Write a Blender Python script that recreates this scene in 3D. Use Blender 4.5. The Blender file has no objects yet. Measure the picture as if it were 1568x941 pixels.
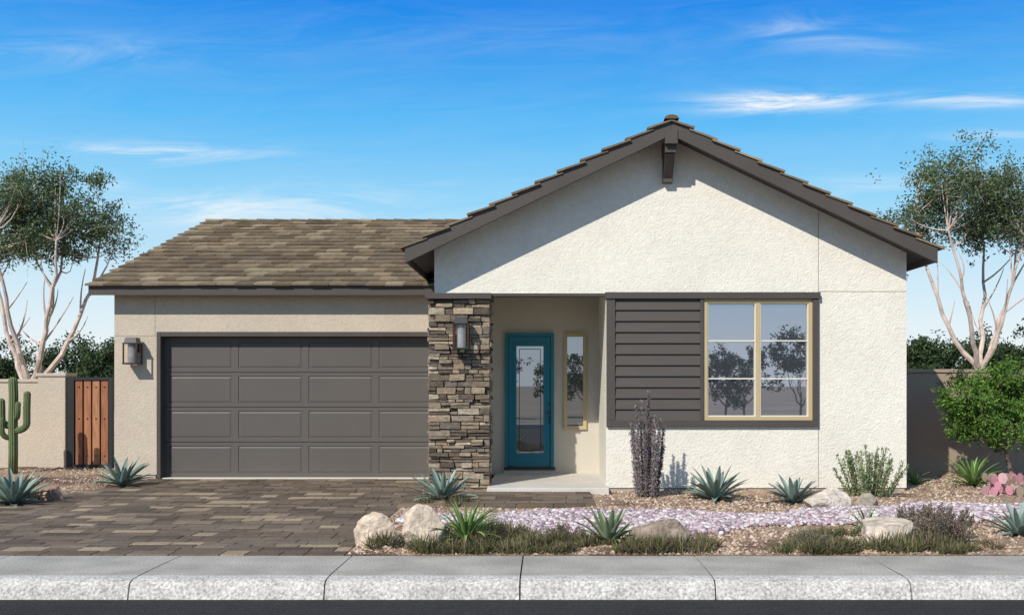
import bpy, math, random
import numpy as np
from mathutils import Vector, Matrix, noise
random.seed(7); rng=np.random.default_rng(7)
# ---- survey helpers: convert measured bearings + real distance to world metres
F=1600.;CX=836.;CY=588.;EYE=1.5
def X(px,d): return (px-CX)*d/F
def Z(py,d): return EYE-(py-CY)*d/F
def D(py,z=0.): return (EYE-z)*F/(py-CY)

# ------------------------------------------------------------ materials
def M(name,col=(.5,.5,.5),attr=False,rough=.7,var=.1,vs=3.,bump=0.,bs=60.,bd=.01,spec=.3,metal=0.,transl=0.,
      var2=0.,vs2=40.,voro=0.,voros=60.,stretch=None,col2=None,c2s=1.5,c2lo=.5,c2hi=.6):
    m=bpy.data.materials.new(name); m.use_nodes=True; nt=m.node_tree; N=nt.nodes; L=nt.links
    b=N['Principled BSDF']; out=N['Material Output']
    tc=N.new('ShaderNodeTexCoord'); vec=tc.outputs['Object']
    if stretch:
        mp=N.new('ShaderNodeMapping'); mp.inputs['Scale'].default_value=stretch; L.new(vec,mp.inputs['Vector']); vec=mp.outputs['Vector']
    if attr:
        a=N.new('ShaderNodeAttribute'); a.attribute_name='Col'; c=a.outputs['Color']
    else:
        r=N.new('ShaderNodeRGB'); r.outputs[0].default_value=(*col,1); c=r.outputs[0]
    if col2:
        n=N.new('ShaderNodeTexNoise'); n.inputs['Scale'].default_value=c2s; n.inputs['Detail'].default_value=5; L.new(vec,n.inputs['Vector'])
        mr=N.new('ShaderNodeMapRange'); mr.inputs[1].default_value=c2lo; mr.inputs[2].default_value=c2hi; L.new(n.outputs['Fac'],mr.inputs[0])
        mx=N.new('ShaderNodeMix'); mx.data_type='RGBA'; L.new(mr.outputs[0],mx.inputs[0]); L.new(c,mx.inputs[6]); mx.inputs[7].default_value=(*col2,1); c=mx.outputs[2]
    def mulnoise(c,amp,scale,vor=False,det=4):
        if vor:
            n=N.new('ShaderNodeTexVoronoi'); n.inputs['Scale'].default_value=scale; L.new(vec,n.inputs['Vector'])
            sp=N.new('ShaderNodeSeparateColor'); L.new(n.outputs['Color'],sp.inputs[0]); f=sp.outputs[0]; lo,hi=0.,1.
        else:
            n=N.new('ShaderNodeTexNoise'); n.inputs['Scale'].default_value=scale; n.inputs['Detail'].default_value=det; L.new(vec,n.inputs['Vector']); f=n.outputs['Fac']; lo,hi=.3,.7
        mr=N.new('ShaderNodeMapRange'); mr.inputs[1].default_value=lo; mr.inputs[2].default_value=hi
        mr.inputs[3].default_value=1-amp; mr.inputs[4].default_value=1+amp; L.new(f,mr.inputs[0])
        v=N.new('ShaderNodeVectorMath'); v.operation='SCALE'; L.new(c,v.inputs[0]); L.new(mr.outputs[0],v.inputs['Scale']); return v.outputs[0]
    if var: c=mulnoise(c,var,vs)
    if var2: c=mulnoise(c,var2,vs2,det=3)
    if voro: c=mulnoise(c,voro,voros,True)
    L.new(c,b.inputs['Base Color'])
    b.inputs['Roughness'].default_value=rough; b.inputs['Specular IOR Level'].default_value=spec; b.inputs['Metallic'].default_value=metal
    if bump:
        if voro:
            n=N.new('ShaderNodeTexVoronoi'); n.inputs['Scale'].default_value=voros; L.new(vec,n.inputs['Vector']); h=n.outputs['Distance']
        else:
            n=N.new('ShaderNodeTexNoise'); n.inputs['Scale'].default_value=bs; n.inputs['Detail'].default_value=3; n.inputs['Roughness'].default_value=.6; L.new(vec,n.inputs['Vector']); h=n.outputs['Fac']
        bp=N.new('ShaderNodeBump'); bp.inputs['Strength'].default_value=bump; bp.inputs['Distance'].default_value=bd
        L.new(h,bp.inputs['Height']); L.new(bp.outputs[0],b.inputs['Normal'])
    if transl:
        t=N.new('ShaderNodeBsdfTranslucent'); L.new(c,t.inputs['Color']); ms=N.new('ShaderNodeMixShader'); ms.inputs[0].default_value=transl
        L.new(b.outputs[0],ms.inputs[1]); L.new(t.outputs[0],ms.inputs[2]); L.new(ms.outputs[0],out.inputs['Surface'])
    return m
def glassmat(name,refl,base,tint):
    m=bpy.data.materials.new(name); m.use_nodes=True; nt=m.node_tree;N=nt.nodes;L=nt.links
    b=N['Principled BSDF']; b.inputs['Base Color'].default_value=(*base,1); b.inputs['Roughness'].default_value=.3
    g=N.new('ShaderNodeBsdfGlossy'); g.inputs['Roughness'].default_value=.01; g.inputs['Color'].default_value=(*tint,1)
    tc=N.new('ShaderNodeTexCoord'); n=N.new('ShaderNodeTexNoise'); n.inputs['Scale'].default_value=1.1; n.inputs['Detail'].default_value=0; L.new(tc.outputs['Object'],n.inputs['Vector'])
    bp=N.new('ShaderNodeBump'); bp.inputs['Strength'].default_value=.02; bp.inputs['Distance'].default_value=.01; L.new(n.outputs['Fac'],bp.inputs['Height']); L.new(bp.outputs[0],g.inputs['Normal'])
    ms=N.new('ShaderNodeMixShader'); ms.inputs[0].default_value=refl
    L.new(b.outputs[0],ms.inputs[1]); L.new(g.outputs[0],ms.inputs[2]); L.new(ms.outputs[0],N['Material Output'].inputs['Surface'])
    return m
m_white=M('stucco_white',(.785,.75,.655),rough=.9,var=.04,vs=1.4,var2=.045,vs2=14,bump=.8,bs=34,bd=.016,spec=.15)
m_beige=M('stucco_beige',(.545,.47,.375),rough=.9,var=.045,vs=1.4,var2=.045,vs2=14,bump=.7,bs=34,bd=.015,spec=.15)
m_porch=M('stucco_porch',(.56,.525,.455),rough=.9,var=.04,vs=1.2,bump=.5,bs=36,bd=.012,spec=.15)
m_brownwall=M('stucco_brown',(.35,.27,.205),rough=.9,var=.07,vs=1.2,bump=.6,bs=36,bd=.014,spec=.15)
m_joint=M('joint_bead',(.30,.26,.20),rough=.9,var=0)
m_trim=M('dark_trim',(.078,.067,.060),rough=.6,var=.08,vs=2,var2=.06,vs2=50,bump=.15,bs=80,bd=.004)
m_siding=M('siding',(.080,.070,.062),rough=.6,var=.06,vs=2,stretch=(1,1,8),bump=.25,bs=30,bd=.004)
m_gdoor=M('garage_door_paint',(.112,.100,.090),rough=.5,var=.06,vs=.8,var2=.03,vs2=70,bump=.12,bs=120,bd=.002)
m_found=M('concrete_foundation',(.42,.38,.32),rough=.9,var=.12,vs=4,bump=.4,bs=60)
m_tile=M('roof_tile',attr=True,rough=.8,var=.16,vs=9,var2=.18,vs2=50,bump=.5,bs=60,bd=.008,spec=.2)
m_stone=M('ledge_stone',attr=True,rough=.85,var=.3,vs=14,var2=.2,vs2=60,bump=.9,bs=35,bd=.02,spec=.2,stretch=(1,1,2.2))
m_mortar=M('stone_core',(.04,.032,.026),rough=1)
m_teal=M('teal_paint',(.002,.165,.25),rough=.35,var=.05,vs=3,spec=.4)
m_tanframe=M('tan_frame',(.50,.40,.22),rough=.5,var=.04,vs=3)
m_muntin=M('muntin_white',(.72,.68,.58),rough=.5,var=.03)
m_metal=M('black_metal',(.02,.02,.022),rough=.4,var=.1,spec=.5)
m_copper=M('bronze_hardware',(.10,.05,.03),rough=.35,metal=.6,var=.1)
m_lamp=M('lantern_glass',(.24,.245,.25),rough=.12,spec=.7,var=.3,vs=7)
m_glass=glassmat('window_glass',.50,(.06,.065,.08),(.74,.78,.90))
m_dglass=glassmat('door_glass',.36,(.07,.065,.06),(.75,.82,.92))
m_slab=M('concrete_slab',(.60,.57,.52),rough=.85,var=.07,vs=2,var2=.05,vs2=60,bump=.2,bs=90)
m_walk=M('sidewalk_concrete',(.40,.38,.34),rough=.9,var=.18,vs=2.2,var2=.25,vs2=55,bump=.6,bs=90,bd=.008)
m_curb=M('curb_concrete',(.57,.55,.51),rough=.9,var=.16,vs=5,var2=.38,vs2=42,bump=.9,bs=50,bd=.015)
m_asph=M('asphalt',(.030,.030,.031),rough=.95,var=.12,vs=2,bump=1.,voro=.45,voros=90,bd=.008)
m_paver=M('paver',attr=True,rough=.85,var=.14,vs=5,var2=.2,vs2=35,bump=.4,bs=45,bd=.006,spec=.2)
m_sand=M('joint_sand',(.05,.042,.033),rough=1)
m_gravel=M('gravel_ground',(.38,.275,.19),rough=.95,var=.2,vs=1.2,bump=.9,voro=.45,voros=42,bd=.02,col2=(.17,.105,.08),c2s=.9,c2lo=.50,c2hi=.62)
m_ground=M('dry_ground',(.36,.29,.21),rough=.95,var=.2,vs=.15,var2=.15,vs2=4,bump=.5,bs=20)
m_peb=M('pebble',attr=True,rough=.8,var=.12,vs=30,spec=.2)
m_rock=M('boulder',attr=True,rough=.9,var=.2,vs=5,var2=.22,vs2=24,bump=1.,bs=12,bd=.04,spec=.2)
m_bark=M('pale_bark',(.60,.48,.41),rough=.85,var=.25,vs=6,bump=.4,bs=30)
m_bark2=M('brown_bark',(.20,.15,.11),rough=.9,var=.25,vs=9,bump=.5,bs=40)
m_leaf=M('leaf',attr=True,rough=.55,var=0,transl=.25,spec=.25)
m_agave=M('agave_leaf',attr=True,rough=.5,var=.12,vs=14,spec=.35)
m_cactus=M('cactus_skin',attr=True,rough=.6,var=.12,vs=12,bump=.3,bs=60)
m_wood=M('cedar_wood',attr=True,rough=.65,var=.3,vs=5,stretch=(9,9,.7),bump=.3,bs=12,bd=.004)

# ------------------------------------------------------------ mesh builder
class MB:
    def __init__(s): s.V=[];s.F=[];s.Mt=[];s.C=[];s.n=0
    def add(s,v,f,mat=0,col=(1,1,1)):
        v=np.asarray(v,float).reshape(-1,3); k=len(v)
        c=np.asarray(col,float)
        if c.ndim==1: c=np.tile(c,(k,1))
        s.V.append(v); s.C.append(c); o=s.n
        if isinstance(f,np.ndarray): fl=(f+o).tolist()
        else: fl=[[i+o for i in q] for q in f]
        s.F.extend(fl); s.Mt.extend([mat]*len(fl)); s.n+=k
    def box(s,x0,x1,y0,y1,z0,z1,mat=0,col=(1,1,1),jit=0.):
        v=np.array([[x0,y0,z0],[x1,y0,z0],[x1,y1,z0],[x0,y1,z0],[x0,y0,z1],[x1,y0,z1],[x1,y1,z1],[x0,y1,z1]],float)
        if jit: v+=rng.uniform(-jit,jit,v.shape)
        s.add(v,[(0,3,2,1),(4,5,6,7),(0,1,5,4),(1,2,6,5),(2,3,7,6),(3,0,4,7)],mat,col)
    def hexa(s,v,mat=0,col=(1,1,1)):
        s.add(v,[(0,3,2,1),(4,5,6,7),(0,1,5,4),(1,2,6,5),(2,3,7,6),(3,0,4,7)],mat,col)
    def prism(s,poly,axis,a,b,mat=0,col=(1,1,1)):
        n=len(poly)
        f=lambda p,t:(p[0],t,p[1]) if axis=='y' else (t,p[0],p[1])
        v=[f(p,a) for p in poly]+[f(p,b) for p in poly]
        fc=[list(range(n)),list(range(2*n-1,n-1,-1))]+[[(i+1)%n,i,i+n,(i+1)%n+n] for i in range(n)]
        s.add(v,fc,mat,col)
    def tube(s,pts,rad,n=7,mat=0,col=(1,1,1),ribs=0,ribamp=0.):
        pts=[Vector(p) for p in pts]; v=[];f=[];cols=[]
        t0=(pts[1]-pts[0]).normalized(); u=t0.orthogonal().normalized()
        for i,p in enumerate(pts):
            t=(pts[min(i+1,len(pts)-1)]-pts[max(i-1,0)]).normalized()
            u=(u-t*u.dot(t)).normalized(); w=t.cross(u)
            for k in range(n):
                a=2*math.pi*k/n; r=rad[i]*(1+(ribamp*math.cos(ribs*a) if ribs else 0))
                v.append(p+u*math.cos(a)*r+w*math.sin(a)*r)
                if ribs:
                    q=.75+.35*math.cos(ribs*a); cols.append((col[0]*q,col[1]*q,col[2]*q))
        for i in range(len(pts)-1):
            for k in range(n):
                a=i*n+k;b=i*n+(k+1)%n; f.append((a,b,b+n,a+n))
        f.append(list(range(n))[::-1]); f.append([(len(pts)-1)*n+k for k in range(n)])
        s.add([tuple(q) for q in v],f,mat,cols if ribs else col)
    def build(s,name,mats,parent=None,smooth=False,bevel=0.,seg=1):
        V=np.concatenate(s.V); C=np.concatenate(s.C)
        me=bpy.data.meshes.new(name); me.from_pydata(V.tolist(),[],s.F)
        for m in mats: me.materials.append(m)
        me.polygons.foreach_set('material_index',np.array(s.Mt,dtype=np.int32))
        if smooth: me.polygons.foreach_set('use_smooth',np.ones(len(s.F),dtype=bool))
        ca=me.color_attributes.new('Col','FLOAT_COLOR','POINT')
        ca.data.foreach_set('color',np.concatenate([C,np.ones((len(C),1))],1).astype(np.float32).ravel())
        me.update(); ob=bpy.data.objects.new(name,me); bpy.context.scene.collection.objects.link(ob)
        if parent: ob.parent=parent
        if bevel:
            bv=ob.modifiers.new('bev','BEVEL'); bv.width=bevel; bv.segments=seg; bv.limit_method='ANGLE'
        return ob
def pick(cols,j=.12):
    c=np.array(cols[rng.integers(len(cols))],float); return c*(1+rng.uniform(-j,j))

# ------------------------------------------------------------ HOUSE
house=bpy.data.objects.new('stucco_house',None); bpy.context.scene.collection.objects.link(house)
YG=14.46; XL=-1.545; XR=4.989; XA=1.675; SL=.48; YF=13.96; ZAP=5.01; HS=3.53
zd=lambda x: ZAP-SL*abs(x-XA)
ZB=2.756
w=MB()
off=.10
w.prism([(XL,ZB),(XR,ZB),(XR,zd(XR)-off),(XA,zd(XA)-off),(XL,zd(XL)-off)],'y',YG,YG+.2)
WX0,WX1,WZ0,WZ1=2.175,3.685,.985,2.67
w.box(.83,XR,YG,YG+.2,.07,WZ0)
w.box(.83,WX0,YG,YG+.2,WZ0,ZB)
w.box(WX1,XR,YG,YG+.2,WZ0,ZB)
w.box(WX0,WX1,YG,YG+.2,WZ1,ZB)
w.box(XR-.2,XR-.002,YG+.2,26,.07,2.94)
w.box(.832,XR-.21,YG+.203,16.6,.07,2.9)
w.prism([(XL+.003,2.95),(XR-.003,2.95),(XR-.003,zd(XR)-off-.01),(XA,zd(XA)-off-.01),(XL+.003,zd(XL)-off-.01)],'y',YG+.204,26)
w.build('gable_walls',[m_white],house)
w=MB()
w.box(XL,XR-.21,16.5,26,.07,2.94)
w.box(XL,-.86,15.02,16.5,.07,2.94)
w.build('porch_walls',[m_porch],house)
w=MB()
w.box(3.765,3.773,YG-.002,YG+.01,.09,.9); w.box(3.765,3.773,YG-.002,YG+.01,.9,zd(3.77)-.12)
w.box(3.773,XR,YG-.002,YG+.01,2.779,2.787)
GY=16.55
w.box(-6.195,-6.187,GY-.002,GY+.01,2.262,2.96); w.box(-6.836,-6.17,GY-.002,GY+.01,2.262,2.27)
w.build('control_joints',[m_joint],house)
w=MB(); w.box(.85,XR-.02,YG+.02,YG+.18,-.05,.07); w.box(XR-.18,XR-.022,YG+.18,26,-.05,.068)
w.box(-6.816,-6.19,GY+.02,GY+.2,-.05,.07); w.build('foundation',[m_found],house)
w=MB()
w.box(-6.836,-6.163,GY,GY+.25,.07,3.0)
w.box(-6.163,XL-.002,GY,GY+.25,2.33,3.0)
w.box(-6.834,XL-.01,GY+.26,27.6,.07,2.99)
rz=lambda y: 3.03+.3286*(y-16.25) if y<22.07 else 3.03+.3286*(22.07-16.25)-.3286*(y-22.07)
w.prism([(GY+.3,2.995),(27.6,2.995),(22.07,rz(22.07)-.14)],'x',-6.834,XA)
w.build('garage_walls',[m_beige],house)
# garage door
w=MB()
dy=GY+.17; gx0=-6.10; gx1=-1.60; gz0=.02; gz1=2.25
cw=(gx1-gx0)/4; rh=(gz1-gz0)/4
for r in range(4):
    for c in range(4):
        x0=gx0+c*cw;x1=x0+cw; z0=gz0+r*rh+(.005 if r else 0); z1=gz0+(r+1)*rh-.005
        rings=[(0,0,0.0),(.05,.055,0.0),(.056,.061,.010),(.066,.071,.010),(.088,.093,.003)]
        v=[]
        for ix,iz,dd in rings:
            v+= [(x0+ix,dy+dd,z0+iz),(x1-ix,dy+dd,z0+iz),(x1-ix,dy+dd,z1-iz),(x0+ix,dy+dd,z1-iz)]
        f=[]
        for k in range(4):
            for j in range(4): f.append((k*4+j,k*4+(j+1)%4,k*4+4+(j+1)%4,k*4+4+j))
        f.append((16,17,18,19)); w.add(v,f)
        for zz in (z0,z1):
            w.add([(x0,dy,zz),(x1,dy,zz),(x1,dy+.03,zz),(x0,dy+.03,zz)],[(0,1,2,3)])
w.box(gx0,gx1,dy+.03,dy+.06,gz0,gz1)
w.build('garage_door',[m_gdoor],house)
w=MB()
w.box(-6.163,-6.10,GY-.015,GY+.2,.0,2.33); w.box(-6.10,XL-.004,GY-.015,GY+.2,2.255,2.33)
w.build('garage_trim',[m_trim],house,bevel=.004)
w=MB(); w.box(-6.16,XL,GY+.02,GY+.16,-.01,.018); w.build('garage_threshold',[m_muntin],house)

# gable roof structure
w=MB()
for sg in (-1,1):
    xe=XA+sg*HS
    t=.10
    def P(x,y,dz): return (x,y,zd(x)+dz)
    a=[P(XA,YF+.05,-t),P(xe,YF+.05,-t),P(xe,26.3,-t),P(XA,26.3,-t),P(XA,YF+.05,-.002),P(xe,YF+.05,-.002),P(xe,26.3,-.002),P(XA,26.3,-.002)]
    if sg<0: a=[a[1],a[0],a[3],a[2],a[5],a[4],a[7],a[6]]
    w.hexa(a)
    fh=.185
    xo=xe+sg*.03
    a=[P(XA,YF,-fh),P(xo,YF,-fh),P(xo,YF+.048,-fh),P(XA,YF+.048,-fh),P(XA,YF,.03),P(xo,YF,.03),P(xo,YF+.048,.03),P(XA,YF+.048,.03)]
    if sg<0: a=[a[1],a[0],a[3],a[2],a[5],a[4],a[7],a[6]]
    w.hexa(a)
    xa,xb=sorted((xe+sg*.002,xe+sg*.03))
    w.box(xa,xb,YF+.05,26.3,zd(xe)-fh+.0,zd(xe)-.006)
w.box(XA-.075,XA+.075,YF+.06,YG,ZAP-.40,ZAP-.22)
w.box(XA-.065,XA+.065,YG-.12,YG,4.27,ZAP-.40)
w.hexa([(XA-.064,YG-.10,4.30),(XA+.064,YG-.10,4.30),(XA+.064,YG-.121,4.36),(XA-.064,YG-.121,4.36),
        (XA-.064,YF+.10,ZAP-.41),(XA+.064,YF+.10,ZAP-.41),(XA+.064,YF+.26,ZAP-.41),(XA-.064,YF+.26,ZAP-.41)])
w.box(XA-.085,XA+.085,YF-.02,YF+.06,ZAP-.30,ZAP-.12)
w.build('gable_fascia_and_deck',[m_trim],house,bevel=.003)
w=MB()
X0=-7.09
t=.11
w.hexa([(X0,16.27,rz(16.27)-t),(XA,16.27,rz(16.27)-t),(XA,22.07,rz(22.07)-t),(X0,22.07,rz(22.07)-t),
        (X0,16.27,rz(16.27)-.003),(XA,16.27,rz(16.27)-.003),(XA,22.07,rz(22.07)-.003),(X0,22.07,rz(22.07)-.003)])
w.hexa([(X0,22.07,rz(22.07)-t),(XA,22.07,rz(22.07)-t),(XA,27.9,rz(27.9)-t),(X0,27.9,rz(27.9)-t),
        (X0,22.07,rz(22.07)-.003),(XA,22.07,rz(22.07)-.003),(XA,27.9,rz(27.9)-.003),(X0,27.9,rz(27.9)-.003)])
w.box(X0-.02,XL-.01,16.235,16.268,2.885,3.03)
w.hexa([(X0-.03,16.27,rz(16.27)-.16),(X0-.002,16.27,rz(16.27)-.16),(X0-.002,22.07,rz(22.07)-.16),(X0-.03,22.07,rz(22.07)-.16),
        (X0-.03,16.27,rz(16.27)),(X0-.002,16.27,rz(16.27)),(X0-.002,22.07,rz(22.07)),(X0-.03,22.07,rz(22.07))])
w.build('garage_fascia_and_deck',[m_trim],house)
TC=[(.212,.163,.105),(.172,.131,.085),(.245,.19,.125),(.142,.105,.066),(.195,.15,.10),(.31,.25,.165),(.16,.126,.086)]
def tiles(mb,o,u,v,nrm,W,L,ex=.335,tw=.29,hl0=.052):
    o,u,v,nrm=map(np.array,(o,u,v,nrm))
    rows=int(math.ceil(L/ex))
    for r in range(rows):
        a0=r*ex-.03; a1=min((r+1)*ex+.03,L)
        x=-(tw/2 if r%2 else 0)
        while x<W-.02:
            xa=max(x,-.02 if r%2 else .0)+.002; xb=min(x+tw,W)-.002
            if xb-xa>.04:
                hl=hl0+rng.uniform(-.004,.007); hu=.012; th=.03; j=rng.uniform(-.010,.010)
                def q(xx,aa,hh): return o+u*xx+v*(aa)+nrm*hh
                vv=[q(xa,a0+j,hl-th),q(xb,a0+j,hl-th),q(xb,a1,hu-.02),q(xa,a1,hu-.02),q(xa,a0+j,hl),q(xb,a0+j,hl),q(xb,a1,hu),q(xa,a1,hu)]
                mb.hexa(vv,0,pick(TC,.14))
            x+=tw
def ridge(mb,p0,p1,r=.12,seg=.36):
    p0,p1=np.array(p0,float),np.array(p1,float); L=np.linalg.norm(p1-p0); t=(p1-p0)/L; s=np.cross(t,(0,0,1)); n=int(L/seg)
    for i in range(n):
        c=pick(TC); a=p0+t*(i*seg-.03); b=p0+t*((i+1)*seg)
        K=7; v=[]
        for pp,rr,dz in ((a,r,.012),(b,r*.88,0)):
            for k in range(K):
                an=math.pi*k/(K-1); v.append(pp+s*math.cos(an)*rr+np.array((0,0,1))*(math.sin(an)*rr*.55+dz))
        f=[(k,k+1,K+k+1,K+k) for k in range(K-1)]+[list(range(K)),list(range(2*K-1,K-1,-1))]
        mb.add(v,f,0,c)
w=MB()
cs=math.hypot(1,SL)
for sg in (-1,1):
    xe=XA+sg*(HS+.06); ze=zd(xe)
    v=(-sg/cs,0,SL/cs); n=(sg*SL/cs,0,1/cs)
    tiles(w,(xe,YF-.025,ze+.004),(0,1,0),v,n,12.3,(HS+.06)*cs,hl0=.058)
ridge(w,(XA,YF-.03,ZAP+.01),(XA,26.3,ZAP+.01),.10)
w.build('gable_roof_tiles',[m_tile],house)
w=MB()
cg=math.hypot(1,.3286)
tiles(w,(X0-.05,16.21,rz(16.25)-.015),(1,0,0),(0,1/cg,.3286/cg),(0,-.3286/cg,1/cg),XA-X0+.05,5.86*cg)
tiles(w,(X0-.05,27.93,rz(27.9)-.015),(1,0,0),(0,-1/cg,.3286/cg),(0,.3286/cg,1/cg),XA-X0+.05,5.86*cg)
ridge(w,(X0-.05,22.07,rz(22.07)-.01),(XA,22.07,rz(22.07)-.01),.09)
w.build('garage_roof_tiles',[m_tile],house)

# stone column
w=MB()
w.box(-1.595,-.80,14.46,15.0,0,2.67,1)
SC=[(.30,.235,.165),(.22,.17,.12),(.37,.30,.215),(.15,.12,.09),(.25,.205,.16),(.18,.155,.13),(.32,.25,.17),(.11,.088,.07),(.27,.22,.165),(.44,.37,.28)]
def ledger(axis):
    z=0.0
    while z<2.66:
        h=min(random.choice((.04,.055,.07,.085,.10)),2.668-z)
        if axis=='f': a=-1.62; end=-.775
        else: a=14.435; end=15.0
        while a<end-.005:
            l=random.uniform(.08,.32)
            if end-(a+l)<.06: l=end-a
            splits=[(z,z+h)]
            if h>.075 and random.random()<.4: splits=[(z,z+h*.5),(z+h*.5,z+h)]
            for s0,s1 in splits:
                pr=random.uniform(.0,.065); c=pick(SC,.18)
                if axis=='f': w.box(a+.004,a+l-.004,14.435-pr,14.47,s0+.004,s1-.004,0,c,jit=.006)
                elif axis=='r': w.box(-.81,-.795+pr*.6,a+.003,a+l-.003,s0+.003,s1-.003,0,c,jit=.004)
                else: w.box(-1.605-pr*.6,-1.58,a+.003,a+l-.003,s0+.003,s1-.003,0,c,jit=.004)
            a+=l
        z+=h
ledger('f');ledger('r');ledger('l')
w.build('stone_column',[m_stone,m_mortar],house,bevel=.006)
w=MB(); w.box(-1.655,-.75,14.33,15.05,2.672,2.752); w.box(-.75,.83,14.47,14.62,2.715,2.7525)
w.build('column_cap',[m_trim],house,bevel=.004)

# window assembly
w=MB()
tx0,tx1,tz0,tz1=.835,3.762,.915,2.768; tt=.10
w.box(tx0,tx1,YG-.055,YG+.003,tz0,tz0+tt-.01); w.box(tx0-.02,tx1+.02,YG-.075,YG+.003,tz1-.09,tz1)
w.box(tx0,tx0+tt+.02,YG-.053,YG+.003,tz0+tt-.01,tz1-.09); w.box(tx1-tt+.02,tx1,YG-.053,YG+.003,tz0+tt-.01,tz1-.09)
w.box(2.13,2.175,YG-.052,YG+.003,tz0+tt-.01,tz1-.09)
w.build('window_trim',[m_trim],house,bevel=.004)
w=MB()
n=11; z0=tz0+tt-.01; z1=tz1-.09; h=(z1-z0)/n
for i in range(n):
    a=z0+i*h; b=a+h+.012 if i<n-1 else z1
    w.hexa([(.955,YG-.046,a),(2.13,YG-.046,a),(2.13,YG-.002,a),(.955,YG-.002,a),(.955,YG-.014,b),(2.13,YG-.014,b),(2.13,YG-.002,b),(.955,YG-.002,b)])
w.build('lap_siding',[m_siding],house)
w=MB()
fx0,fx1,fz0,fz1=2.175,3.685,1.0,2.68; y0,y1=YG-.02,YG+.06
fw=.055
w.box(fx0,fx1,y0,y1,fz0-.015,fz0+fw); w.box(fx0,fx1,y0,y1,fz1-fw,fz1)
w.box(fx0,fx0+fw,y0,y1,fz0+fw,fz1-fw); w.box(fx1-fw,fx1,y0,y1,fz0+fw,fz1-fw)
xm=(fx0+fx1)/2; w.box(xm-.03,xm+.03,y0+.003,y1,fz0+fw,fz1-fw)
w.box(fx0-.03,fx1+.0,y0-.03,y0,fz0-.03,fz0-.002)
pz0,pz1=fz0+fw,fz1-fw
for a,b in ((fx0+fw,xm-.03),(xm+.03,fx1-fw)):
    w.box(a,a+.014,y0+.015,y1,pz0,pz1,1); w.box(b-.014,b,y0+.015,y1,pz0,pz1,1)
    w.box(a+.014,b-.014,y0+.015,y1,pz0,pz0+.014,1); w.box(a+.014,b-.014,y0+.015,y1,pz1-.014,pz1,1)
    for k in (1,2):
        zz=pz0+(pz1-pz0)*k/3; w.box(a+.014,b-.014,y0+.03,y1-.012,zz-.009,zz+.009,1)
    w.add([(a,y1-.02,pz0),(b,y1-.02,pz0),(b,y1-.02,pz1),(a,y1-.02,pz1)],[(0,1,2,3)],2)
w.build('front_window',[m_tanframe,m_muntin,m_glass],house)
w=MB(); YB=16.5
a,b,c,d_=.28,.64,.79,2.305
w.box(a,b,YB-.04,YB+.0,c,c+.055);w.box(a,b,YB-.04,YB,d_-.055,d_);w.box(a,a+.055,YB-.04,YB,c+.055,d_-.055);w.box(b-.055,b,YB-.04,YB,c+.055,d_-.055)
w.add([(a,YB-.008,c),(b,YB-.008,c),(b,YB-.008,d_),(a,YB-.008,d_)],[(0,1,2,3)],1)
w.build('sidelight_window',[m_tanframe,m_dglass],house)
# door
w=MB()
a,b,c,d_=-.64,.125,.20,2.305
w.box(a,a+.05,YB-.07,YB,c,d_);w.box(b-.05,b,YB-.07,YB,c,d_);w.box(a+.05,b-.05,YB-.07,YB,d_-.05,d_)
sx0,sx1=a+.054,b-.054; gl0,gl1,gb,gt=-.495,-.01,.385,2.13
w.box(sx0,gl0,YB-.035,YB-.002,c+.01,d_-.055);w.box(gl1,sx1,YB-.035,YB-.002,c+.01,d_-.055)
w.box(gl0,gl1,YB-.035,YB-.002,c+.01,gb);w.box(gl0,gl1,YB-.035,YB-.002,gt,d_-.055)
q=.03
w.box(gl0-.01,gl0+q,YB-.048,YB-.033,gb-.01,gt+.01);w.box(gl1-q,gl1+.01,YB-.048,YB-.033,gb-.01,gt+.01)
w.box(gl0+q,gl1-q,YB-.048,YB-.033,gb-.01,gb+q);w.box(gl0+q,gl1-q,YB-.048,YB-.033,gt-q,gt+.01)
w.add([(gl0,YB-.02,gb),(gl1,YB-.02,gb),(gl1,YB-.02,gt),(gl0,YB-.02,gt)],[(0,1,2,3)],1)
g2=.07
for (p,q_,r_,s_) in ((gl0+g2,gl0+g2+.010,gb+g2,gt-g2),(gl1-g2-.010,gl1-g2,gb+g2,gt-g2),(gl0+g2+.010,gl1-g2-.010,gb+g2,gb+g2+.010),(gl0+g2+.010,gl1-g2-.010,gt-g2-.010,gt-g2)):
    w.box(p,q_,YB-.03,YB-.021,r_,s_,3)
w.box(a-.02,b+.02,YB-.09,YB,c-.045,c-.002,3)
w.box(a-.03,b+.03,YB-.05,YB,.10,c-.046,4)
w.box(.045,.085,YB-.055,YB-.034,1.16,1.22,2);w.box(.045,.085,YB-.055,YB-.034,1.02,1.09,2);w.box(.048,.082,YB-.05,YB-.034,.88,1.0,2)
w.tube([(.065,YB-.05,1.05),(.065,YB-.1,1.05),(-.01,YB-.105,1.045)],[.01,.01,.008],8,2)
w.tube([(.065,YB-.05,.98),(.065,YB-.085,.96),(.065,YB-.085,.90),(.065,YB-.05,.885)],[.008]*4,8,2)
w.build('front_door',[m_teal,m_dglass,m_copper,m_metal,m_slab],house,bevel=.003)
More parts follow.
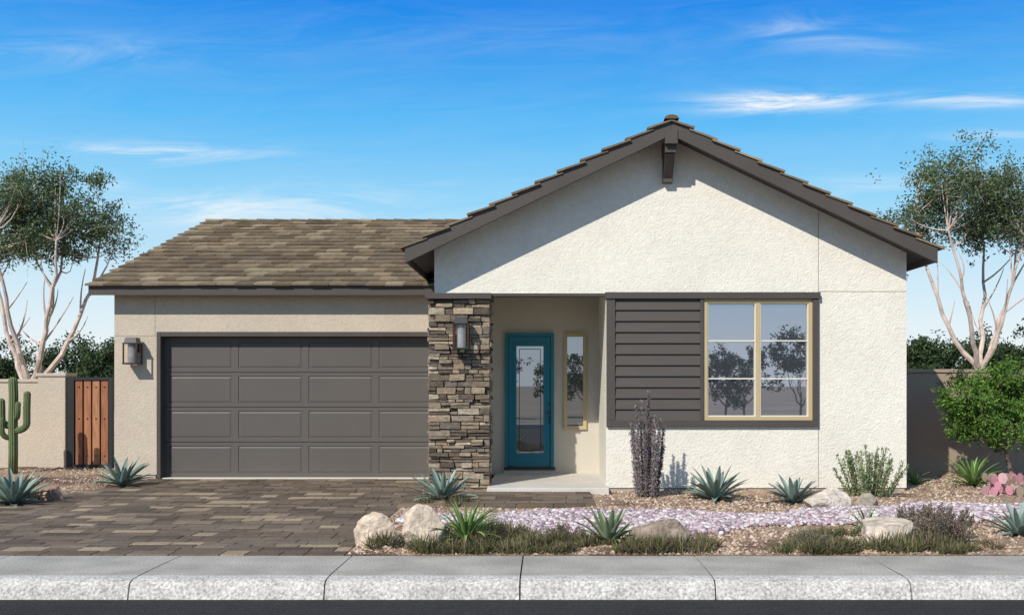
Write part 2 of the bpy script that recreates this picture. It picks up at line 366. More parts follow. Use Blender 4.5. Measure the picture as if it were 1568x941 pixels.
def sconce(x,y,z,h,wd,nm):
    w=MB(); cy=y-.15; r=wd/2
    w.box(x-.045,x+.045,y-.02,y,z-.02,z+h*.42)
    w.tube([(x,y-.02,z+h*.36),(x,cy+.03,z+h*.36)],[.014,.014],8)
    zt=z+h/2; zb=z-h/2
    w.box(x-r,x+r,cy-r,cy+r,zt-.10,zt-.085)
    w.hexa([(x-r*.85,cy-r*.85,zt-.085),(x+r*.85,cy-r*.85,zt-.085),(x+r*.85,cy+r*.85,zt-.085),(x-r*.85,cy+r*.85,zt-.085),
            (x-r*.7,cy-r*.7,zt),(x+r*.7,cy-r*.7,zt),(x+r*.7,cy+r*.7,zt),(x-r*.7,cy+r*.7,zt)])
    w.box(x-r,x+r,cy-r,cy+r,zb,zb+.025)
    for sx in (-1,1):
        for sy in (-1,1):
            px,py=x+sx*(r-.015),cy+sy*(r-.015); w.box(px-.011,px+.011,py-.011,py+.011,zb+.025,zt-.10,2)
    for ra,ma_ in ((.58,1),(.25,3)):
        g=[(x+math.cos(k*math.pi/8)*r*ra,cy+math.sin(k*math.pi/8)*r*ra) for k in range(16)]
        zz=zt-.1 if ma_==1 else zb+.05
        v=[(p[0],p[1],zb+.025) for p in g]+[(p[0],p[1],zz) for p in g]
        w.add(v,[(k,(k+1)%16,(k+1)%16+16,k+16) for k in range(16)],1 if ma_==1 else 0)
    w.build(nm,[m_metal,m_lamp,m_copper],house,bevel=.002)
sconce(X(201,16.35),GY,Z(537,16.35),.42,.235,'garage_sconce')
sconce(X(706,14.2),14.40,Z(510,14.2),.44,.225,'column_sconce')
w=MB(); w.box(-.80,.855,14.12,16.5,-.05,.10); w.build('porch_slab',[m_slab],house,bevel=.01,seg=2)

# ------------------------------------------------------------ GROUND
DXR=-1.77
def dxl(y): return -6.12-(16.55-y)*.165
w=MB()
prof=[(-700,-.03),(-6.2,-.03),(-6.2,-.2),(8.2,-.2),(8.2,-.03),(700,-.03)]
v=[(-800,p[0],p[1]) for p in prof]+[(800,p[0],p[1]) for p in prof]; n=len(prof)
w.add(v,[(i,i+n,i+1+n,i+1) for i in range(n-1)]); w.build('ground',[m_ground])
w=MB(); w.add([(-300,-6.1,-.145),(300,-6.1,-.145),(300,8.1,-.145),(-300,8.1,-.145)],[(0,1,2,3)]); w.build('asphalt_road',[m_asph])
w=MB()
yb,yf=9.16,8.06
for k in range(-14,16):
    x0=-.2+1.5*k+.006; x1=x0+1.5-.012
    def ext(pr,mat):
        n=len(pr); w.add([(x0,*p) for p in pr]+[(x1,*p) for p in pr],[(i+1,i,i+n,i+1+n) for i in range(n-1)],mat)
    ext([(yb,-.05),(yb,-.004),(yb-.008,0),(8.22,0),(8.214,-.004)],0)
    ext([(8.214,-.004),(8.206,-.003),(8.10,-.006),(8.055,-.016),(8.03,-.034),(8.018,-.06),(7.99,-.15),(7.99,-.2)],1)
    for xx in (x0,x1):
        pr=[(yb,-.004),(yb-.008,0),(8.10,-.006),(8.055,-.016),(8.03,-.034),(8.018,-.06),(7.99,-.15),(7.99,-.2),(yb,-.2)]
        w.add([(xx,*p) for p in pr],[list(range(len(pr)))],1)
w.build('sidewalk',[m_walk,m_curb])
w=MB(); w.box(-22,22,8.07,9.15,-.19,-.016); w.build('sidewalk_base',[m_sand])
w=MB()
for k in range(-14,16):
    x0=-.2+1.5*k+.006; w.box(x0,x0+1.488,-7.4,-6.1,-.2,.0,0)
w.build('sidewalk',[m_walk])

PC=[(.140,.106,.078),(.17,.132,.099),(.20,.157,.117),(.108,.081,.062),(.148,.119,.093),(.18,.142,.107),(.118,.092,.071),(.33,.26,.175),(.152,.115,.085)]
def pavers(name,xl,xr,y0,y1,zt,big=1.):
    w=MB(); y=y0
    while y<y1-.03:
        h=random.choice((.15,.22,.22,.30))*big; h=min(h,y1-y)
        if y1-(y+h)<.08: h=y1-y
        x=xl(y)-random.uniform(0,.1); xe=xr(y)
        while x<xe-.01:
            l=random.choice((.22,.3,.38,.45))*big
            if xe-(x+l)<.1: l=xe-x
            dz=random.uniform(-.003,.003)
            w.box(x+.003,x+l-.003,y+.003,y+h-.003,-.04,zt+dz,0,pick(PC,.17)); x+=l
        y+=h
    return w.build(name,[m_paver],bevel=.005)
pavers('paver_driveway',dxl,lambda y:DXR,9.17,16.54,.006)
pavers('paver_walkway',lambda y:-1.76,lambda y:.60,12.55,14.11,.055)
w=MB(); w.add([(dxl(9.17),9.17,-.006),(DXR,9.17,-.006),(DXR,16.7,-.006),(dxl(16.7),16.7,-.006)],[(0,1,2,3)]); w.build('driveway_bedding',[m_sand])

def yh(x,y):
    h=.012+.07*max(0,noise.noise(Vector((x*.6,y*.9,3.1)))+.25)+.014*noise.noise(Vector((x*3,y*3,1)))
    e=min(abs(x-DXR),abs(y-9.17)) if x>DXR else min(abs(x-dxl(y)),abs(y-9.17))
    return h*min(1,e/.35)+.001
def yard(name,xa,xb,y0,y1,nx,ny):
    v=[];f=[]
    for j in range(ny+1):
        y=y0+(y1-y0)*j/ny; a=xa(y);b=xb(y)
        for i in range(nx+1):
            x=a+(b-a)*i/nx; v.append((x,y,yh(x,y)))
    for j in range(ny):
        for i in range(nx):
            k=j*(nx+1)+i; f.append((k,k+1,k+nx+2,k+nx+1))
    w=MB(); w.add(v,f); return w.build(name,[m_gravel],smooth=True)
yard('gravel_yard',lambda y:DXR+.002,lambda y:15,9.165,17.6,150,75)
yard('gravel_yard',lambda y:-18,lambda y:dxl(y)-.002,9.165,18.6,90,60)

phi=(1+5**.5)/2
IV=np.array([(-1,phi,0),(1,phi,0),(-1,-phi,0),(1,-phi,0),(0,-1,phi),(0,1,phi),(0,-1,-phi),(0,1,-phi),(phi,0,-1),(phi,0,1),(-phi,0,-1),(-phi,0,1)],float); IV/=np.linalg.norm(IV[0])
IF=np.array([(0,11,5),(0,5,1),(0,1,7),(0,7,10),(0,10,11),(1,5,9),(5,11,4),(11,10,2),(10,7,6),(7,1,8),(3,9,4),(3,4,2),(3,2,6),(3,6,8),(3,8,9),(4,9,5),(2,4,11),(6,2,10),(8,6,7),(9,8,1)])
OV=np.array([(1,0,0),(-1,0,0),(0,1,0),(0,-1,0),(0,0,1),(0,0,-1)],float)
OF=np.array([(0,2,4),(2,1,4),(1,3,4),(3,0,4),(2,0,5),(1,2,5),(3,1,5),(0,3,5)])
def scatter(mb,pos,rad,cols,TV,TF,flat=(.55,.9),mat=0):
    n=len(pos); a=rng.uniform(0,2*np.pi,n); sx=rad*rng.uniform(.75,1.3,n); sy=rad*rng.uniform(.75,1.2,n); sz=rad*rng.uniform(*flat,n)
    T=TV[None]*np.stack([sx,sy,sz],1)[:,None]*rng.uniform(.85,1.15,(n,len(TV),1))
    ca,sa=np.cos(a)[:,None],np.sin(a)[:,None]
    x=T[:,:,0]*ca-T[:,:,1]*sa; y=T[:,:,0]*sa+T[:,:,1]*ca
    V=np.stack([x,y,T[:,:,2]],2)+pos[:,None]
    Fc=(TF[None]+(np.arange(n)*len(TV))[:,None,None]).reshape(-1,TF.shape[1])
    mb.add(V.reshape(-1,3),Fc,mat,np.repeat(cols,len(TV),0))
GC=np.array([(.48,.36,.25),(.54,.42,.31),(.36,.25,.175),(.23,.15,.11),(.58,.49,.40),(.40,.28,.21),(.18,.125,.10)])
def gravel(name,n,xf,y0,y1,excl):
    P=[]
    while len(P)<n:
        y=y0+(y1-y0)*random.random()**1.2; a,b=xf(y); x=random.uniform(a,b)
        if excl(x,y): continue
        if noise.noise(Vector((x*.9,y*1.3,7)))>.15 and random.random()<.75: continue
        P.append((x,y,yh(x,y)+.002))
    P=np.array(P); c=GC[rng.integers(len(GC),size=n)]*rng.uniform(.8,1.15,(n,1))
    w=MB(); scatter(w,P,rng.uniform(.008,.020,n)*rng.choice([1,1,1,1.6],n),c,OV,OF); w.build(name,[m_peb],smooth=False)
gravel('gravel',24000,lambda y:(DXR+.03,min(8.5,y*.5+.3)),9.2,16.9,lambda x,y:(x<.62 and 12.5<y) or (x<5 and y>14.45))
gravel('gravel',5000,lambda y:(-10.5,dxl(y)-.03),11.8,18.3,lambda x,y:x>-6.84 and y>16.5)
# dry river bed
RP=[(600,793),(700,797),(800,801),(950,803),(1100,800),(1200,795),(1300,789),(1450,782),(1568,780)]
RW=[(X(a,D(b,.03)),D(b,.03)) for a,b in RP]; RW.append((10.5,12.9))
RX=np.array([p[0] for p in RW]); RY=np.array([p[1] for p in RW])
n=15000; xs=rng.uniform(-1.6,8.6,n); hw=.60+.18*np.sin(xs*1.7)+.12*np.sin(xs*4.1+1); hw*=np.clip((xs+1.8)/.5,.3,1)
t=rng.uniform(-1,1,n); ys=np.interp(xs,RX,RY)+t*hw+rng.normal(0,.05,n)
zs=np.array([yh(a,b) for a,b in zip(xs,ys)])+.012+rng.uniform(0,.012,n)
RC=np.array([(.57,.46,.49),(.68,.62,.64),(.45,.33,.38),(.74,.71,.70),(.34,.25,.29),(.53,.42,.47),(.60,.52,.50),(.26,.21,.22)])
w=MB(); scatter(w,np.stack([xs,ys,zs],1),rng.uniform(.014,.036,n),RC[rng.integers(len(RC),size=n)]*rng.uniform(.8,1.1,(n,1)),IV,IF)
w.build('dry_river_bed_pebbles',[m_peb],smooth=True)

def boulder(x,y,rx,ry,rz_,col,seed):
    import bmesh
    bm=bmesh.new(); bmesh.ops.create_icosphere(bm,subdivisions=5,radius=1)
    r=random.Random(seed); pl=[]
    for i in range(16):
        d=Vector((r.gauss(0,1),r.gauss(0,1),r.gauss(0,.8)+.15)).normalized(); pl.append((d,r.uniform(.55,.9)))
    for v in bm.verts:
        p=v.co.copy()
        for d,o in pl:
            e=p.dot(d)-o
            if e>0: p-=d*e*.97
        p*=1+.07*noise.noise(p*2+Vector((seed,0,0)))+.05*noise.noise(p*5+Vector((seed,0,0)))+.025*noise.noise(p*13+Vector((seed,0,0)))
        v.co=p
    V=np.array([v.co[:] for v in bm.verts]); Fc=np.array([[q.index for q in f.verts] for f in bm.faces]); bm.free()
    C=np.array([[1+.35*noise.noise(Vector(q)*3+Vector((0,seed,0)))]*3 for q in V])*np.array(col)
    V=V*np.array((rx,ry,rz_))
    V=V+np.array((x,y,yh(x,y)+rz_*.35)); w=MB(); w.add(V,Fc,0,C); w.build('boulder',[m_rock],smooth=True)
TAN=(.56,.46,.36)
def bo(px,pyb,wpx,hpx,col,seed):
    d=D(pyb,.03)+wpx*.25*12/F; s=F/d
    boulder(X(px,d),d,wpx/2/s*1.2,wpx/2/s*.9,hpx/s*.80,col,seed)
bo(582,836,66,46,TAN,1); bo(650,840,78,56,TAN,12); bo(1012,836,96,40,(.27,.215,.17),3); bo(1264,782,74,32,(.58,.51,.43),4)
bo(1364,834,94,42,(.56,.48,.39),5); bo(78,762,40,20,(.38,.23,.18),6); bo(1325,778,40,22,(.33,.29,.23),7); bo(745,800,30,14,(.5,.42,.34),8)

def wall(name,x0,x1,y0,y1,zt,mat):
    w=MB(); w.box(x0,x1,y0,y1,-.05,zt-.06); w.box(x0-.02,x1+.02,y0-.025,y1+.025,zt-.057,zt); return w.build(name,[mat],bevel=.012,seg=2)
YW=18.3
wall('stucco_garden_wall',-30,X(56,YW),YW+.06,YW+.26,Z(580,YW),m_beige)
wall('stucco_wall_pilaster',X(57,YW)+.03,X(102,YW),YW-.05,YW+.35,Z(571,YW),m_beige)
wall('stucco_garden_wall',XR+.03,30,17.2,17.4,Z(565,17.2),m_brownwall)
w=MB(); g0,g1=X(104,YW),X(173,YW); gz0,gz1=.03,Z(577,YW)
w.box(g0,g0+.12,YW-.03,YW+.05,0,gz1);w.box(g1-.07,g1,YW-.03,YW+.05,0,gz1);w.box(g0+.12,g1-.07,YW-.03,YW+.05,gz1-.055,gz1);w.box(g0+.12,g1-.07,YW-.03,YW+.05,gz0,gz0+.06)
w.box(g0+.12,g1-.07,YW+.03,YW+.045,gz0+.06,gz1-.055)
nb=4; bw=(g1-g0-.19)/nb
for i in range(nb):
    a=g0+.12+i*bw; w.box(a+.012,a+bw-.016,YW-.004,YW+.028,gz0+.065,gz1-.06,1,pick([(.33,.14,.07),(.27,.11,.055),(.38,.18,.09)],.1))
    for zz in (.25,.9,1.45): w.box(a+bw*.5-.012,a+bw*.5+.012,YW-.014,YW-.003,zz-.012,zz+.012,0)
w.build('wooden_gate',[m_metal,m_wood],bevel=.003)

# ------------------------------------------------------------ PLANTS
def rand_unit(n):
    v=rng.normal(size=(n,3)); return v/np.linalg.norm(v,axis=1,keepdims=True)
def leaves(mb,cen,L,W,cols,mat=1,up=0.):
    n=len(cen); u=rand_unit(n); u[:,2]+=up; u/=np.linalg.norm(u,axis=1,keepdims=True)
    v=np.cross(u,rand_unit(n)); v/=np.linalg.norm(v,axis=1,keepdims=True)
    l=(L*rng.uniform(.6,1.3,n)/2)[:,None]; w_=(W*rng.uniform(.7,1.2,n)/2)[:,None]
    V=np.stack([cen-u*l,cen+v*w_,cen+u*l,cen-v*w_],1).reshape(-1,3)
    mb.add(V,np.arange(4*n).reshape(n,4),mat,np.repeat(cols,4,0))
def bez(a,b,c,n=7):
    a,b,c=map(np.array,(a,b,c)); return [tuple((1-t)**2*a+2*t*(1-t)*b+t*t*c) for t in np.linspace(0,1,n)]
def tree(mb,base,fork,cc,cr,nl,nc,nleaf,ls,cols,r0=.09,crad=.36,lowspread=.6,twig=True,flat=.75,limbr=.62,ph=.4):
    base,fork,cc,cr=[np.array(q,float) for q in (base,fork,cc,cr)]
    mid=(base+fork)/2+rng.normal(0,.06,3)*np.array((1,1,0))
    mb.tube(bez(base,mid,fork),np.linspace(r0,r0*.8,7),9,0)
    limbs=[]
    for i in range(nl):
        a=2*np.pi*(i+rng.uniform(-.25,.25))/nl+ph
        e=cc+np.array((math.cos(a)*cr[0]*lowspread,math.sin(a)*cr[1]*lowspread,-cr[2]*rng.uniform(.1,.7)))
        m=fork*.55+e*.45+np.array((math.cos(a),math.sin(a),0))*cr[0]*.16+np.array((0,0,-.12*(e[2]-fork[2])))+rng.normal(0,.12,3)
        p=bez(fork-np.array((0,0,.05)),m,e,12)
        p=[tuple(np.array(q)+rng.normal(0,.025,3)*(0<k<11)) for k,q in enumerate(p)]
        mb.tube(p,np.linspace(r0*limbr,r0*.18,12),7,0); limbs.append(p)
        for s_ in (4,6,8):
            e2=np.array(p[s_])+np.array((rng.normal(0,.35),rng.normal(0,.3),rng.uniform(.5,1.1)))*min(1,cr[2])
            mb.tube(bez(p[s_],(np.array(p[s_])+e2)/2+rng.normal(0,.08,3)*min(1,cr[2]),e2,5),np.linspace(r0*.22,r0*.06,5),5,0)
    allp=np.array([q for p in limbs for q in p[6:]])
    C=rand_unit(nc); rr=rng.uniform(.1,1,nc)**.5; C=cc+C*rr[:,None]*cr*(1+.16*rng.normal(size=(nc,1)))
    for c in C:
        d=np.linalg.norm((allp-c)*np.array((1,1,.8)),axis=1)+np.where(allp[:,2]>c[2],.6,0); s=allp[np.argmin(d)]
        m=(s+c)/2+rng.normal(0,.12,3)*min(1,cr[2])+np.array((0,0,-.08))*min(1,cr[2])
        mb.tube(bez(s,m,c,5),np.linspace(r0*.14,r0*.04,5),5,0)
        if twig:
            for k in range(4):
                e=c+rng.normal(0,crad*.6,3); mb.tube([tuple(c),tuple((c+e)/2+rng.normal(0,.03,3)),tuple(e)],[r0*.045,r0*.035,r0*.02],3,0)
        nn=int(nleaf*rng.uniform(.5,1.3)); rad=crad*rng.uniform(.6,1.2)
        sp=c+rng.normal(0,rad*.62,(max(4,nn//14),3))*np.array((1,1,flat))
        P=sp[rng.integers(len(sp),size=nn)]+rng.normal(0,rad*.22,(nn,3))
        k=np.array(cols)[rng.integers(len(cols),size=nn)]*rng.uniform(.75,1.25,(nn,1))*rng.uniform(.75,1.25)
        leaves(mb,P,ls,ls*.45,k)
OL=[(.10,.145,.065),(.14,.185,.09),(.075,.11,.05),(.19,.235,.125),(.12,.16,.08)]
w=MB(); d=22.
tree(w,(X(50,d),d,-.03),(X(46,d),d,1.45),(X(60,d),d,Z(332,d)),(1.62,1.4,.98),5,72,430,.078,OL,r0=.115,crad=.36,limbr=.55,lowspread=.75)
w.build('desert_tree',[m_bark,m_leaf],smooth=False)
w=MB()
tree(w,(X(1500,d),d,-.03),(X(1500,d),d,1.8),(X(1488,d),d,Z(315,d)),(1.6,1.3,1.06),5,68,430,.078,OL,r0=.11,crad=.35,limbr=.55,lowspread=.75,ph=.1)
w.build('desert_tree',[m_bark,m_leaf])
DG=[(.045,.078,.03),(.06,.098,.04),(.035,.062,.025),(.085,.125,.05)]
w=MB(); d=30
for px,top,wr,ht in ((142,516,1.2,1.1),(5,528,.9,1.0),(1403,514,.6,1.0),(1495,516,1.2,1.1),(1560,506,1.1,1.2),(1640,520,1.2,1.2),(-80,515,1.6,1.3)):
    cz=Z(top,d)-ht*1.05
    tree(w,(X(px,d),d,-.03),(X(px,d),d,.9),(X(px,d),d,cz),(wr,1.,ht),4,44,420,.11,DG,r0=.06,crad=.36,twig=False)
w.build('background_trees',[m_bark2,m_leaf])
w=MB()
for x,y,h in ((3.2,-14,2.9),(5.3,-16,3.5),(7.6,-15,3.0),(-2.4,-16,3.0),(.7,-17,2.9),(-6.5,-15,4.0),(11,-16,3.8),(-12,-17,4),(2.0,-19,3.2),(15,-18,4.4),(9.3,-20,3.4),(6.4,-21,2.8),(4.2,-22,2.8)):
    tree(w,(x,y,-.03),(x,y,.6),(x,y,h-1.2),(1.25,1.0,1.15),4,20,150,.16,DG,r0=.06,crad=.40,twig=False)
w.build('background_trees',[m_bark2,m_leaf])
w=MB(); d=15.8
BG=[(.10,.20,.035),(.14,.26,.05),(.065,.14,.025),(.19,.32,.07)]
tree(w,(X(1556,d),d,0),(X(1540,d),d,.55),(X(1524,d),d,Z(622,d)),(.76,.6,.56),5,90,380,.055,BG,r0=.035,crad=.16)
w.build('green_shrub',[m_bark2,m_leaf])

def agave(x,y,n,L,W,cols,name='agave',up=72,low=12,droop=.15,z=None):
    w=MB(); z=yh(x,y) if z is None else z
    for i in range(n):
        t=i/(n-1); az=i*2.39996+random.uniform(-.15,.15); el=math.radians(up+(low-up)*t**.8+random.uniform(-6,6)); l=L*(.62+.38*math.sin(math.pi*min(1,.25+t*.6)))*random.uniform(.85,1.12)
        wd=W*random.uniform(.85,1.1); c=pick(cols,.14); K=8; v=[];cl=[]
        px_,pz_=.02,0.; a=el; side=np.array((-math.sin(az),math.cos(az),0)); out=np.array((math.cos(az),math.sin(az),0)); tw=random.uniform(-.25,.25)
        dr=droop*random.uniform(.6,1.5)
        for k in range(K+1):
            s=k/K; prof=(.72+.75*s-.2*s*s)*(1-s**2.2)**.8 if s<1 else 0
            a=el-dr*(s**1.5)*2*(.4+t)+random.uniform(-.02,.02)
            if k>0: px_+=math.cos(a)*l/K; pz_+=math.sin(a)*l/K
            up_=np.array((-math.cos(az)*math.sin(a),-math.sin(az)*math.sin(a),math.cos(a)))
            c0=np.array((x,y,z))+out*px_+np.array((0,0,pz_)); hw=wd/2*prof+.0008
            sd=side*math.cos(tw*s)+up_*math.sin(tw*s)
            v+= [c0-sd*hw+up_*hw*.45,c0-sd*hw*.5+up_*hw*.05,c0,c0+sd*hw*.5+up_*hw*.05,c0+sd*hw+up_*hw*.45]
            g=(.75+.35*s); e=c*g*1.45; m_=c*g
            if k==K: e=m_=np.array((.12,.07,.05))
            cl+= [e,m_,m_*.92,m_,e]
        f=[]
        for k in range(K):
            for j in range(4): q=k*5+j; f.append((q,q+1,q+6,q+5))
        w.add(np.array(v),f,0,np.array(cl))
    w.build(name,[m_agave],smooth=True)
BL=[(.19,.26,.22),(.24,.32,.28),(.15,.21,.175)]
GR=[(.14,.24,.06),(.20,.31,.09),(.10,.18,.045)]
GY_=[(.19,.25,.14),(.25,.30,.18),(.15,.20,.11)]
def ag(px,pyb,wpx,cols,**k):
    d=D(pyb,.03); s=F/d; L=k.pop('Lf',.72)*wpx/s; n=k.pop('n',30); W=k.pop('Wf',.135)*wpx/s
    agave(X(px,d),d,n,L,W,cols,**k)
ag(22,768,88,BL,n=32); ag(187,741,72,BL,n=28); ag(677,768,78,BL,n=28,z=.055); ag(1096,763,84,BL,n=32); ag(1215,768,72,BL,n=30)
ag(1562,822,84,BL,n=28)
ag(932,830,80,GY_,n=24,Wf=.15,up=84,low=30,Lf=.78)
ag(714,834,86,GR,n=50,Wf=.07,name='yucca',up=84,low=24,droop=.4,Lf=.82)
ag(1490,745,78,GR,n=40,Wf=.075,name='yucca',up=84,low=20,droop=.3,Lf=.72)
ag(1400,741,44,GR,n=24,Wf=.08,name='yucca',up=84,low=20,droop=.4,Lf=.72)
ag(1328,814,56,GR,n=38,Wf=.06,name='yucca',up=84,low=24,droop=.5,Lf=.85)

w=MB(); d=17.2; x=X(20,d); col=(.15,.20,.085)
def sag(pts,r):
    P=[Vector(p) for p in pts]; n=len(P); rr=[r]*n
    top=P[-1]; dirv=(P[-1]-P[-2]).normalized()
    for k in (1,2,3): P.append(top+dirv*r*math.sin(k*math.pi/6)); rr.append(max(r*math.cos(k*math.pi/6),.004))
    w.tube(P,rr,44,0,col,ribs=11,ribamp=.13)
zt=Z(575,d)
sag([(x,d,.0),(x+.005,d,.4),(x,d,.9),(x+.01,d,1.3),(x,d,zt-.08)],.065)
def arm(side,z0,ext,zt_,r,dy=0):
    p=[(x,d,z0)]
    for k in range(5):
        a=k*math.pi/8; p.append((x+side*(.05+(ext-.05)*math.sin(a)),d+dy*math.sin(a),z0+.02+.12*(1-math.cos(a))))
    p.append((x+side*ext,d+dy,(z0+.14+zt_)/2)); p.append((x+side*ext*1.03,d+dy,zt_)); sag(p,r)
arm(1,.72,.24,1.34,.050,-.03); arm(-1,.80,.2,1.22,.052,.02); arm(1,.92,.13,1.18,.038,-.1); arm(-1,.60,.14,.92,.04,-.09)
w.build('saguaro_cactus',[m_cactus],smooth=True)
w=MB(); d=D(757,.03)
for i in range(26):
    px=1508+random.uniform(0,60); dd=d+random.uniform(-.2,.3); r=random.uniform(.045,.075); zc=random.choice((.06,.09,.17,.24)); a=random.uniform(-.6,.6); cx=X(px,dd)
    K=14; v=[];T=.012
    for s in (-1,1):
        for k in range(K):
            an=2*math.pi*k/K; u=math.cos(an)*r*.8; zz=math.sin(an)*r; v.append((cx+u*math.cos(a),dd+u*math.sin(a)+s*T*.6,zc+zz))
    f=[(k,(k+1)%K,(k+1)%K+K,k+K) for k in range(K)]+[list(range(K)),list(range(2*K-1,K-1,-1))]
    w.add(v,f,0,pick([(.55,.25,.30),(.38,.30,.22),(.6,.36,.38)],.1))
w.build('prickly_pear_cactus',[m_cactus],smooth=False)
def spikes(name,px,pyb,wpx,hpx,n,cols,lsz,fuzz,spread=.12,per=230,shr=.42,tap=.65):
    w=MB(); d=D(pyb,.03); s=F/d; xc=X(px,d)
    for i in range(n):
        a=random.uniform(0,2*math.pi); r=random.random()**.5; bx=xc+math.cos(a)*r*wpx/2/s*.75; by=d+math.sin(a)*r*wpx/2/s*.7
        H=hpx/s*(1-shr*r*r-.25*random.random()); tx=bx+math.cos(a)*r*spread; ty=by+math.sin(a)*r*spread
        z0=yh(bx,by); P=bez((bx,by,z0),((bx+tx)/2+random.gauss(0,.01),(by+ty)/2,z0+H*.5),(tx,ty,z0+H),6)
        w.tube(P,np.linspace(.008,.003,6),4,0)
        t=rng.uniform(.02,1,per)**.9; pts=np.stack([np.interp(t,np.linspace(0,1,6),np.array(P)[:,k]) for k in range(3)],1)
        fz=fuzz*(1.1-tap*t)[:,None]; pts+=rng.normal(0,1,(per,3))*fz*np.array((1,1,.6))
        c=np.array(cols)[rng.integers(len(cols),size=per)]*rng.uniform(.7,1.25,(per,1))*random.uniform(.7,1.25)
        leaves(w,pts,lsz,lsz*.35,c,up=.9)
    w.build(name,[m_bark2,m_leaf])
PU=[(.27,.21,.24),(.34,.28,.31),(.20,.17,.17),(.38,.32,.34),(.22,.22,.16)]
spikes('purple_upright_shrub',990,762,46,168,26,PU,.036,.020,spread=.10,per=560,shr=.34,tap=.6)
spikes('airy_shrub',1330,762,90,84,46,[(.17,.25,.10),(.24,.32,.14),(.31,.38,.20)],.048,.026,spread=.26,per=80)
spikes('low_shrub',1440,828,84,60,56,[(.18,.16,.11),(.25,.19,.16),(.14,.15,.08),(.28,.21,.20)],.03,.024,spread=.2,per=80)
spikes('low_shrub',1400,812,44,46,28,[(.18,.16,.11),(.25,.19,.16),(.14,.15,.08),(.28,.21,.20)],.03,.022,spread=.15,per=80)
spikes('low_shrub',1240,836,60,26,30,[(.15,.17,.10),(.20,.21,.13),(.26,.20,.16)],.028,.022,spread=.12,per=60)
spikes('low_shrub',620,838,40,20,22,[(.15,.17,.10),(.20,.21,.13),(.26,.20,.16)],.028,.022,spread=.12,per=60)
spikes('low_shrub',870,826,44,24,24,[(.20,.15,.15),(.24,.18,.18),(.15,.14,.10)],.028,.022,spread=.12,per=60)
# groundcover grass: clumps of uneven height with bare gaps
w=MB(); tufts=[]
def strip(x0,x1,y0,y1,n):
    k=max(3,n//5); cs_=[(random.uniform(x0,x1),random.uniform(y0,y1),random.uniform(.6,1.5)) for _ in range(k)]
    for i in range(n):
        c=random.choice(cs_); tufts.append((c[0]+random.gauss(0,14),min(851,c[1]+random.gauss(0,3)),c[2]))
strip(545,835,830,850,75); strip(690,840,812,832,34); strip(860,1100,832,850,60); strip(885,1060,820,836,28); strip(1190,1500,834,852,80); strip(1200,1320,820,838,24); strip(1380,1490,824,842,24); strip(0,40,752,772,12); strip(640,720,770,775,4)
for px,py,hs in tufts:
    d=max(9.25,D(py,.02)); xx=X(px,d)
    if dxl(d)<xx<DXR+.03: continue
    nb=44; a=rng.uniform(0,2*np.pi,nb); r=rng.uniform(0,.075,nb); L=rng.uniform(.05,.15,nb)*hs; el=rng.uniform(.5,1.45,nb)
    bx=xx+np.cos(a)*r; by=d+np.sin(a)*r; bz=np.full(nb,yh(xx,d)); a2=a+rng.normal(0,.6,nb)
    o=np.stack([np.cos(a2)*np.cos(el),np.sin(a2)*np.cos(el),np.sin(el)],1); sd=np.stack([-np.sin(a2),np.cos(a2),0*a2],1)*.005
    B=np.stack([bx,by,bz],1); m1=B+o*(L*.6)[:,None]; tip=B+o*L[:,None]-np.array((0,0,.012))
    V=np.stack([B-sd,B+sd,m1+sd*.8,tip,m1-sd*.8],1).reshape(-1,3)
    cc=np.array([(.17,.19,.08),(.24,.25,.12),(.13,.15,.06),(.29,.23,.13),(.20,.16,.10),(.12,.085,.06)])[rng.integers(6,size=nb)]*rng.uniform(.8,1.2,(nb,1))*random.uniform(.8,1.15)
    w.add(V,np.arange(5*nb).reshape(nb,5),0,np.repeat(cc,5,0))
w.build('grass',[m_leaf])

# ------------------------------------------------------------ LIGHT & SKY
sd=Vector((.6,1,-.90)).normalized()
sl=bpy.data.lights.new('sun','SUN'); sl.energy=4.3; sl.angle=math.radians(.5); sl.color=(1,.935,.84)
so=bpy.data.objects.new('sun',sl); so.rotation_euler=sd.to_track_quat('-Z','Y').to_euler(); so.location=(-10,-20,16); bpy.context.scene.collection.objects.link(so)
wd=bpy.data.worlds.new('World'); bpy.context.scene.world=wd; wd.use_nodes=True; nt=wd.node_tree;N=nt.nodes;L=nt.links
bg=N['Background']; bg.inputs['Strength'].default_value=.1
sky=N.new('ShaderNodeTexSky'); sky.sky_type='NISHITA'; sky.sun_disc=False; sky.sun_elevation=math.asin(-sd.z); sky.sun_rotation=math.atan2(-sd.x,-sd.y)
tc=N.new('ShaderNodeTexCoord'); sp=N.new('ShaderNodeSeparateXYZ'); L.new(tc.outputs['Generated'],sp.inputs[0])
def ma(op,a,b=None,c=None):
    n=N.new('ShaderNodeMath'); n.operation=op
    for i,q in enumerate((a,b,c)):
        if q is None: continue
        if isinstance(q,(int,float)): n.inputs[i].default_value=q
        else: L.new(q,n.inputs[i])
    return n.outputs[0]
rp=N.new('ShaderNodeValToRGB'); L.new(sp.outputs['Z'],rp.inputs[0]); cr=rp.color_ramp
st=[(0,(.90,.94,.95)),(.05,(.78,.90,.96)),(.11,(.56,.80,.96)),(.17,(.30,.68,.97)),(.24,(.10,.50,.95)),(.34,(.004,.25,.84)),(.45,(.05,.24,.66)),(.65,(.20,.29,.45)),(1,(.29,.34,.41))]
cr.elements[0].position=0; cr.elements[0].color=(*st[0][1],1); cr.elements[1].position=1; cr.elements[1].color=(*st[-1][1],1)
for p,c in st[1:-1]: e=cr.elements.new(p); e.color=(*c,1)
sc=N.new('ShaderNodeVectorMath'); sc.operation='SCALE'; sc.inputs['Scale'].default_value=10; L.new(rp.outputs[0],sc.inputs[0])
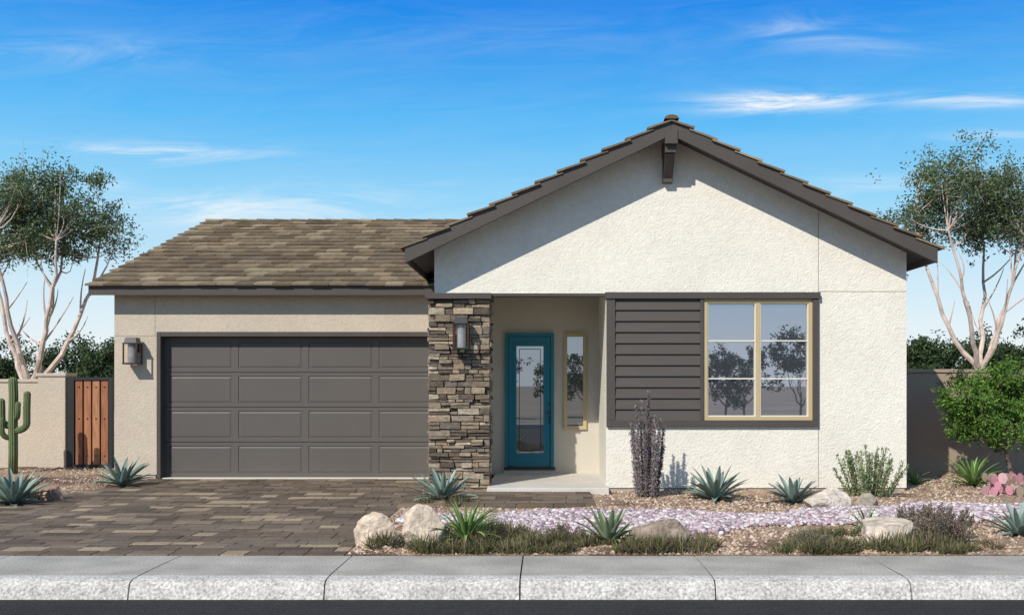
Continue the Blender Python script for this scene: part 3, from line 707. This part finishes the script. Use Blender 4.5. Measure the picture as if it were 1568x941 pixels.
mx=N.new('ShaderNodeMix'); mx.data_type='RGBA'; mx.inputs[0].default_value=.05; L.new(sc.outputs[0],mx.inputs[6]); L.new(sky.outputs[0],mx.inputs[7])
yy=ma('MAXIMUM',sp.outputs['Y'],.05); u=ma('DIVIDE',sp.outputs['X'],yy); v=ma('DIVIDE',sp.outputs['Z'],yy)
cb=N.new('ShaderNodeCombineXYZ'); L.new(ma('MULTIPLY',ma('ADD',u,ma('MULTIPLY',v,-.5)),6),cb.inputs[0]); L.new(ma('MULTIPLY',ma('ADD',v,ma('MULTIPLY',u,-.05)),38),cb.inputs[1])
nz=N.new('ShaderNodeTexNoise'); nz.inputs['Scale'].default_value=1.; nz.inputs['Detail'].default_value=9; nz.inputs['Roughness'].default_value=.68; nz.inputs['Distortion'].default_value=1.1; L.new(cb.outputs[0],nz.inputs['Vector'])
fib=N.new('ShaderNodeMapRange'); fib.inputs[1].default_value=.40; fib.inputs[2].default_value=.66; L.new(nz.outputs['Fac'],fib.inputs[0])
tot=None
for px,py,sx,sy,am in ((220,233,150,14,.9),(360,322,200,22,.8),(165,280,40,12,.6),(1180,158,100,14,1.4),(1270,155,60,9,.9),(1480,154,110,10,1.0),(1240,48,80,20,.35),(90,80,190,24,.2),(1520,212,80,12,.5),(700,60,300,20,.06),(1330,75,110,12,.12),(560,300,150,20,.25),(1360,290,120,20,.35)):
    a=ma('POWER',ma('DIVIDE',ma('SUBTRACT',u,(px-CX)/F),sx/F),2); b=ma('POWER',ma('DIVIDE',ma('SUBTRACT',v,(CY-py)/F),sy/F),2)
    g=ma('MULTIPLY',ma('EXPONENT',ma('MULTIPLY',ma('ADD',a,b),-1)),am); tot=g if tot is None else ma('ADD',tot,g)
front=ma('GREATER_THAN',sp.outputs['Y'],.06)
cl=ma('MINIMUM',ma('MULTIPLY',ma('MULTIPLY',ma('ADD',tot,.04),ma('ADD',fib.outputs[0],.06)),front),.92)
m2=N.new('ShaderNodeMix'); m2.data_type='RGBA'; L.new(cl,m2.inputs[0]); L.new(mx.outputs[2],m2.inputs[6]); m2.inputs[7].default_value=(9.3,9.6,9.8,1)
L.new(m2.outputs[2],bg.inputs['Color'])

cam=bpy.data.cameras.new('camera'); co=bpy.data.objects.new('camera',cam); bpy.context.scene.collection.objects.link(co)
co.location=(0,0,EYE); co.rotation_euler=(math.pi/2,0,0); cam.sensor_width=36; cam.lens=36*F/1568; cam.shift_x=-(CX-784)/1568; cam.shift_y=(CY-470.5)/1568
cam.clip_end=2000; bpy.context.scene.camera=co
sc_=bpy.context.scene; sc_.view_settings.view_transform='Standard'; sc_.view_settings.look='None'; sc_.view_settings.exposure=0
